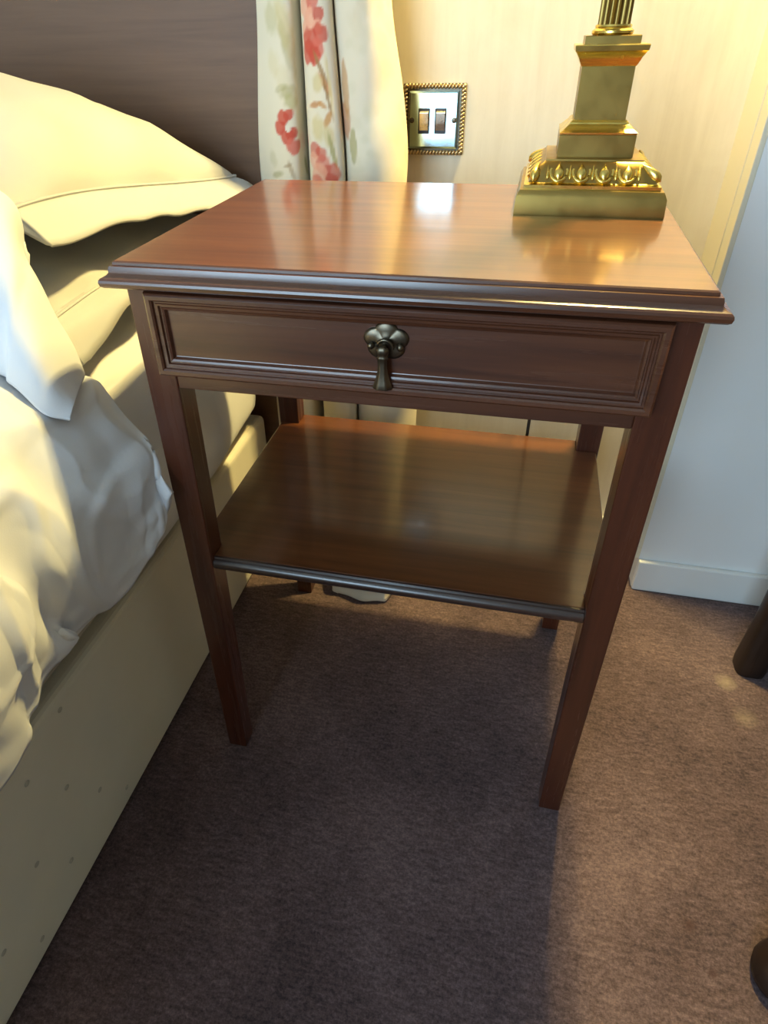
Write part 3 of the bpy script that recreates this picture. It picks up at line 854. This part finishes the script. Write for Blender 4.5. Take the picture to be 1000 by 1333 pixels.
# ------------------------------------------------------------------ duvet
H = lambda u, v_, x: on_x(u, v_, x)
rows = [
    [(-1.25, .005, .590), (-.80, .005, .590), (-.50, .005, .590), (-.385, .010, .580), (-.318, .028, .548), H(160, 540, -.268), H(232, 638, -.2095)],
    [(-1.25, -.02, .600), (-.80, -.02, .600), (-.50, -.02, .605), (-.385, -.02, .597), (-.305, -.012, .560), (-.248, -.010, .490), H(217, 668, -.226)],
    [(-1.25, -.04, .605), (-.80, -.05, .605), (-.50, -.05, .612), (-.385, -.05, .602), (-.300, -.045, .560), (-.246, -.045, .475), H(195, 705, -.238)],
    [(-1.25, -.10, .605), (-.80, -.10, .605), (-.50, -.10, .612), (-.385, -.095, .602), (-.300, -.09, .558), (-.248, -.085, .470), H(160, 760, -.250)],
    [(-1.25, -.16, .605), (-.80, -.16, .605), (-.50, -.15, .612), (-.385, -.145, .602), (-.300, -.14, .556), (-.252, -.140, .470), H(108, 812, -.262)],
    [(-1.25, -.22, .605), (-.80, -.21, .605), (-.50, -.20, .612), (-.385, -.185, .602), (-.302, -.178, .556), (-.262, -.172, .470), H(76, 838, -.276)],
    [(-1.25, -.26, .605), (-.80, -.25, .605), (-.50, -.24, .612), (-.385, -.22, .602), (-.302, -.21, .556), (-.250, -.205, .465), H(70, 862, -.266)],
    [(-1.25, -.32, .605), (-.80, -.31, .605), (-.50, -.30, .612), (-.385, -.27, .602), (-.302, -.26, .556), (-.250, -.245, .460), H(30, 925, -.270)],
    [(-1.25, -.42, .605), (-.80, -.41, .605), (-.50, -.40, .612), (-.385, -.37, .602), (-.302, -.36, .556), (-.252, -.34, .450), H(-30, 1060, -.270)],
    [(-1.25, -.75, .605), (-.80, -.75, .605), (-.50, -.75, .612), (-.385, -.75, .602), (-.302, -.75, .556), (-.255, -.75, .450), (-.272, -.75, .33)],
    [(-1.25, -1.45, .605), (-.80, -1.45, .605), (-.50, -1.45, .612), (-.385, -1.45, .602), (-.302, -1.45, .556), (-.255, -1.45, .450), (-.272, -1.45, .33)],
]
Gd = grid_surface(rows, 300, 200)
def crease(x, y, z, px_, py_, pz_, dx, dy, dz, wid, ln, amp):
    """a straight ridge through a point along a direction"""
    qx, qy, qz = x - px_, y - py_, z - pz_
    l = math.sqrt(dx * dx + dy * dy + dz * dz); dx, dy, dz = dx / l, dy / l, dz / l
    t = qx * dx + qy * dy + qz * dz
    d2 = qx * qx + qy * qy + qz * qz - t * t
    return amp * math.exp(-d2 / wid ** 2) * math.exp(-(t / ln) ** 2)
CRE = []
for (u0, v0, x0, u1, v1, x1, wid, amp) in ((140, 540, -.285, 215, 630, -.225, .010, .007), (95, 560, -.30, 140, 620, -.262, .011, .006), (165, 690, -.25, 195, 650, -.24, .008, .006),
                                          (75, 835, -.272, 30, 760, -.29, .011, .008), (75, 835, -.272, 70, 770, -.275, .008, -.007), (75, 838, -.272, 10, 880, -.28, .010, .006), (60, 860, -.27, 0, 900, -.285, .009, -.005),
                                          (10, 700, -.31, 90, 720, -.27, .012, -.005), (80, 730, -.272, 85, 800, -.268, .010, .005), (110, 590, -.28, 150, 690, -.255, .013, -.006), (40, 800, -.28, 70, 835, -.272, .008, .006), (20, 820, -.285, 70, 840, -.272, .008, .005),
        (150, 560, -.27, 200, 610, -.24, .005, .004), (170, 560, -.262, 215, 600, -.235, .005, -.004), (150, 640, -.255, 185, 720, -.245, .006, .004), (175, 655, -.245, 180, 700, -.243, .004, -.004),
        (190, 640, -.24, 200, 680, -.236, .004, .005), (60, 600, -.30, 120, 640, -.27, .007, .004), (0, 740, -.30, 60, 800, -.28, .006, .004), (20, 690, -.30, 100, 760, -.27, .006, -.004), (0, 860, -.285, 60, 845, -.274, .005, .005),
        (0, 915, -.285, 45, 880, -.275, .006, .005), (100, 740, -.268, 130, 790, -.26, .006, .004), (80, 560, -.31, 150, 600, -.265, .006, .004)):
    p, q = on_x(u0, v0, x0), on_x(u1, v1, x1)
    c_ = [(i + j) / 2 for i, j in zip(p, q)]; d_ = [j - i for i, j in zip(p, q)]
    CRE.append((*c_, *d_, wid, max(.02, .6 * math.dist(p, q)), amp))
def dwr(x, y, z):
    h = .009 * nz(x * 6, y * 6, z * 6) + .005 * nz(x * 15, y * 15, z * 15 + 4) + .002 * nz(x * 34, y * 34, z * 34)
    r = 1 - abs(nz(x * 8 + 3, y * 10, z * 8)) * 5
    h += .005 * max(0, r)
    r = 1 - abs(nz(x * 17 + 9, y * 13 - z * 6, z * 14)) * 5
    h += .0025 * max(0, r)
    if y > -.45:
        for c in CRE: h += 1.7 * crease(x, y, z, *c)
    return h * smooth(-.62, -.48, x) if x < -.48 else h
sg = 1 if normals_of(Gd)[150, 60][2] > 0 else -1
Gd = displace(Gd, dwr, sg)
dv = tag(empty('duvet', (-.8, -.5, .55)), 'rumpled white duvet draped over the side of the bed', 'duvet')
do = np.array([-.8, -.5, .55])
cov = mesh_obj('duvet_cover', Gd.reshape(-1, 3) - do, grid_faces(*Gd.shape[:2]), m_duvet, dv, True, 180)
solidify(cov, .006, 0)
# turned-back top of the duvet: rows run from the underside round the fold to the hem
def frow(pts): return pts
fold = [(-1.25, .0, .690), (-.80, .0, .695), (-.50, .010, .705), H(0, 258, -.358), H(35, 338, -.338), H(72, 425, -.313), H(103, 488, -.296)]
hemf = [(-1.25, -.10, .640), (-.80, -.10, .640), (-.52, -.10, .640), H(-25, 480, -.335), H(15, 500, -.305), H(55, 538, -.280), H(92, 546, -.264)]
fold = [np.array(p) for p in fold]; hemf = [np.array(p) for p in hemf]
under = []
topm = []
edgeU = []
for k, (p, q) in enumerate(zip(fold, hemf)):
    d = q - p
    up = np.array([.15, -.25, 1.]) if k < 4 else np.array([.6, -.45, .62]); up /= np.linalg.norm(up)
    th = (.030, .030, .032, .032, .028, .022, .012)[k]
    topm.append([p + d * .12 + up * th * .75, p + d * .35 + up * th * 1.1, p + d * .7 + up * th * .9])
    under.append([p + d * .15 - up * th * .75, p + d * .45 - up * th * .95, p + d * .7 - up * th * .6])
rowsF = [[u[2] for u in under], [u[1] for u in under], [u[0] for u in under], fold, [t[0] for t in topm], [t[1] for t in topm], [t[2] for t in topm], hemf]
Gf = grid_surface([[tuple(c) for c in r] for r in rowsF], 90, 140)
def fwr(x, y, z):
    return .007 * nz(x * 9, y * 9, z * 9 + 2) + .004 * nz(x * 20, y * 20, z * 20)
Gf = displace(Gf, fwr, 1)
fl = mesh_obj('turned_back_flap', Gf.reshape(-1, 3) - do, grid_faces(*Gf.shape[:2]), m_duvet, dv, True, 180)
solidify(fl, .005, 0)

# ------------------------------------------------------------------ chair at the right, only its legs in view
ch = tag(empty('side_chair', (.68, .1, 0)), 'dark wooden side chair with one leg by the white skirting', 'chair')
cxo, cyo = .68, .1
# rear legs continue as back posts
RL = (.5075, .309)
for sx in (1, -1):
    x_ = (RL[0] - cxo) * sx; y_ = RL[1] - cyo
    v = []
    prof_ = [(0, .0205, 0), (.012, .0215, 0), (.10, .0185, 0), (.40, .0175, 0), (.50, .0175, .004), (.75, .0165, .035), (.95, .0150, .075)]
    n_ = 16
    for z, r, back_ in prof_:
        for k in range(n_):
            t = 2 * PI * k / n_ + PI / n_
            e = .55
            v.append((x_ + r * math.copysign(abs(math.cos(t)) ** e, math.cos(t)), y_ + back_ + r * math.copysign(abs(math.sin(t)) ** e, math.sin(t)), z))
    f = grid_faces(len(prof_), n_, True) + [tuple(range(n_))[::-1], tuple(range((len(prof_) - 1) * n_, len(prof_) * n_))]
    mesh_obj('rear_leg', v, f, m_chair, ch, True, 50)
FLg = (.446, -.128)
for sx in (1, -1):
    x_ = (FLg[0] - cxo) * sx; y_ = FLg[1] - cyo
    o_ = sx
    pts = [(0, .0, .0, .026), (.006, 0, 0, .031), (.016, 0, 0, .033), (.030, .002, .002, .030), (.045, .006, .006, .020), (.075, .012, .010, .0150), (.14, .016, .012, .0155), (.24, .010, .008, .020), (.33, -.004, -.002, .027), (.38, -.006, -.004, .030), (.43, 0, 0, .028)]
    v = []
    n_ = 20
    for z, dx, dy, r in pts:
        for k in range(n_):
            t = 2 * PI * k / n_
            v.append((x_ + dx * o_ + r * math.cos(t), y_ + dy + r * math.sin(t), z))
    f = grid_faces(len(pts), n_, True) + [tuple(range(n_))[::-1], tuple(range((len(pts) - 1) * n_, len(pts) * n_))]
    mesh_obj('front_leg', v, f, m_chair, ch, True, 50)
# seat frame and cushion (trapezoid)
def trap(name, ins, z0, z1, mat, bev):
    xf, xr = cxo - FLg[0] + .022 - ins, cxo - RL[0] + .012 - ins
    yf, yr = FLg[1] - cyo - .022 + ins, RL[1] - cyo - .018 - ins
    v = [(-xf, yf, z0), (xf, yf, z0), (xr, yr, z0), (-xr, yr, z0), (-xf, yf, z1), (xf, yf, z1), (xr, yr, z1), (-xr, yr, z1)]
    f = [(0, 3, 2, 1), (4, 5, 6, 7), (0, 1, 5, 4), (1, 2, 6, 5), (2, 3, 7, 6), (3, 0, 4, 7)]
    o = mesh_obj(name, v, f, mat, ch, False); bevel(o, bev, 4); return o
trap('seat_rail', 0, .425, .455, m_chair, .004)
trap('seat_cushion', .012, .455, .495, m_uphol, .016)
box('crest_rail', -.19, .19, RL[1] - cyo + .055, RL[1] - cyo + .085, .88, .97, m_chair, ch, .008)
v, f = [], []
for z, wd, yy in ((.44, .05, -.005), (.52, .045, .006), (.66, .075, .023), (.78, .06, .042), (.89, .085, .066)):
    y0 = RL[1] - cyo + yy
    v += [(-wd, y0 - .006, z), (wd, y0 - .006, z), (wd, y0 + .006, z), (-wd, y0 + .006, z)]
for i in range(4):
    for k in range(4):
        a, b_ = i * 4 + k, i * 4 + (k + 1) % 4
        f.append((a, b_, b_ + 4, a + 4))
f += [(3, 2, 1, 0), (16, 17, 18, 19)]
mesh_obj('back_splat', v, f, m_chair, ch, True, 50)
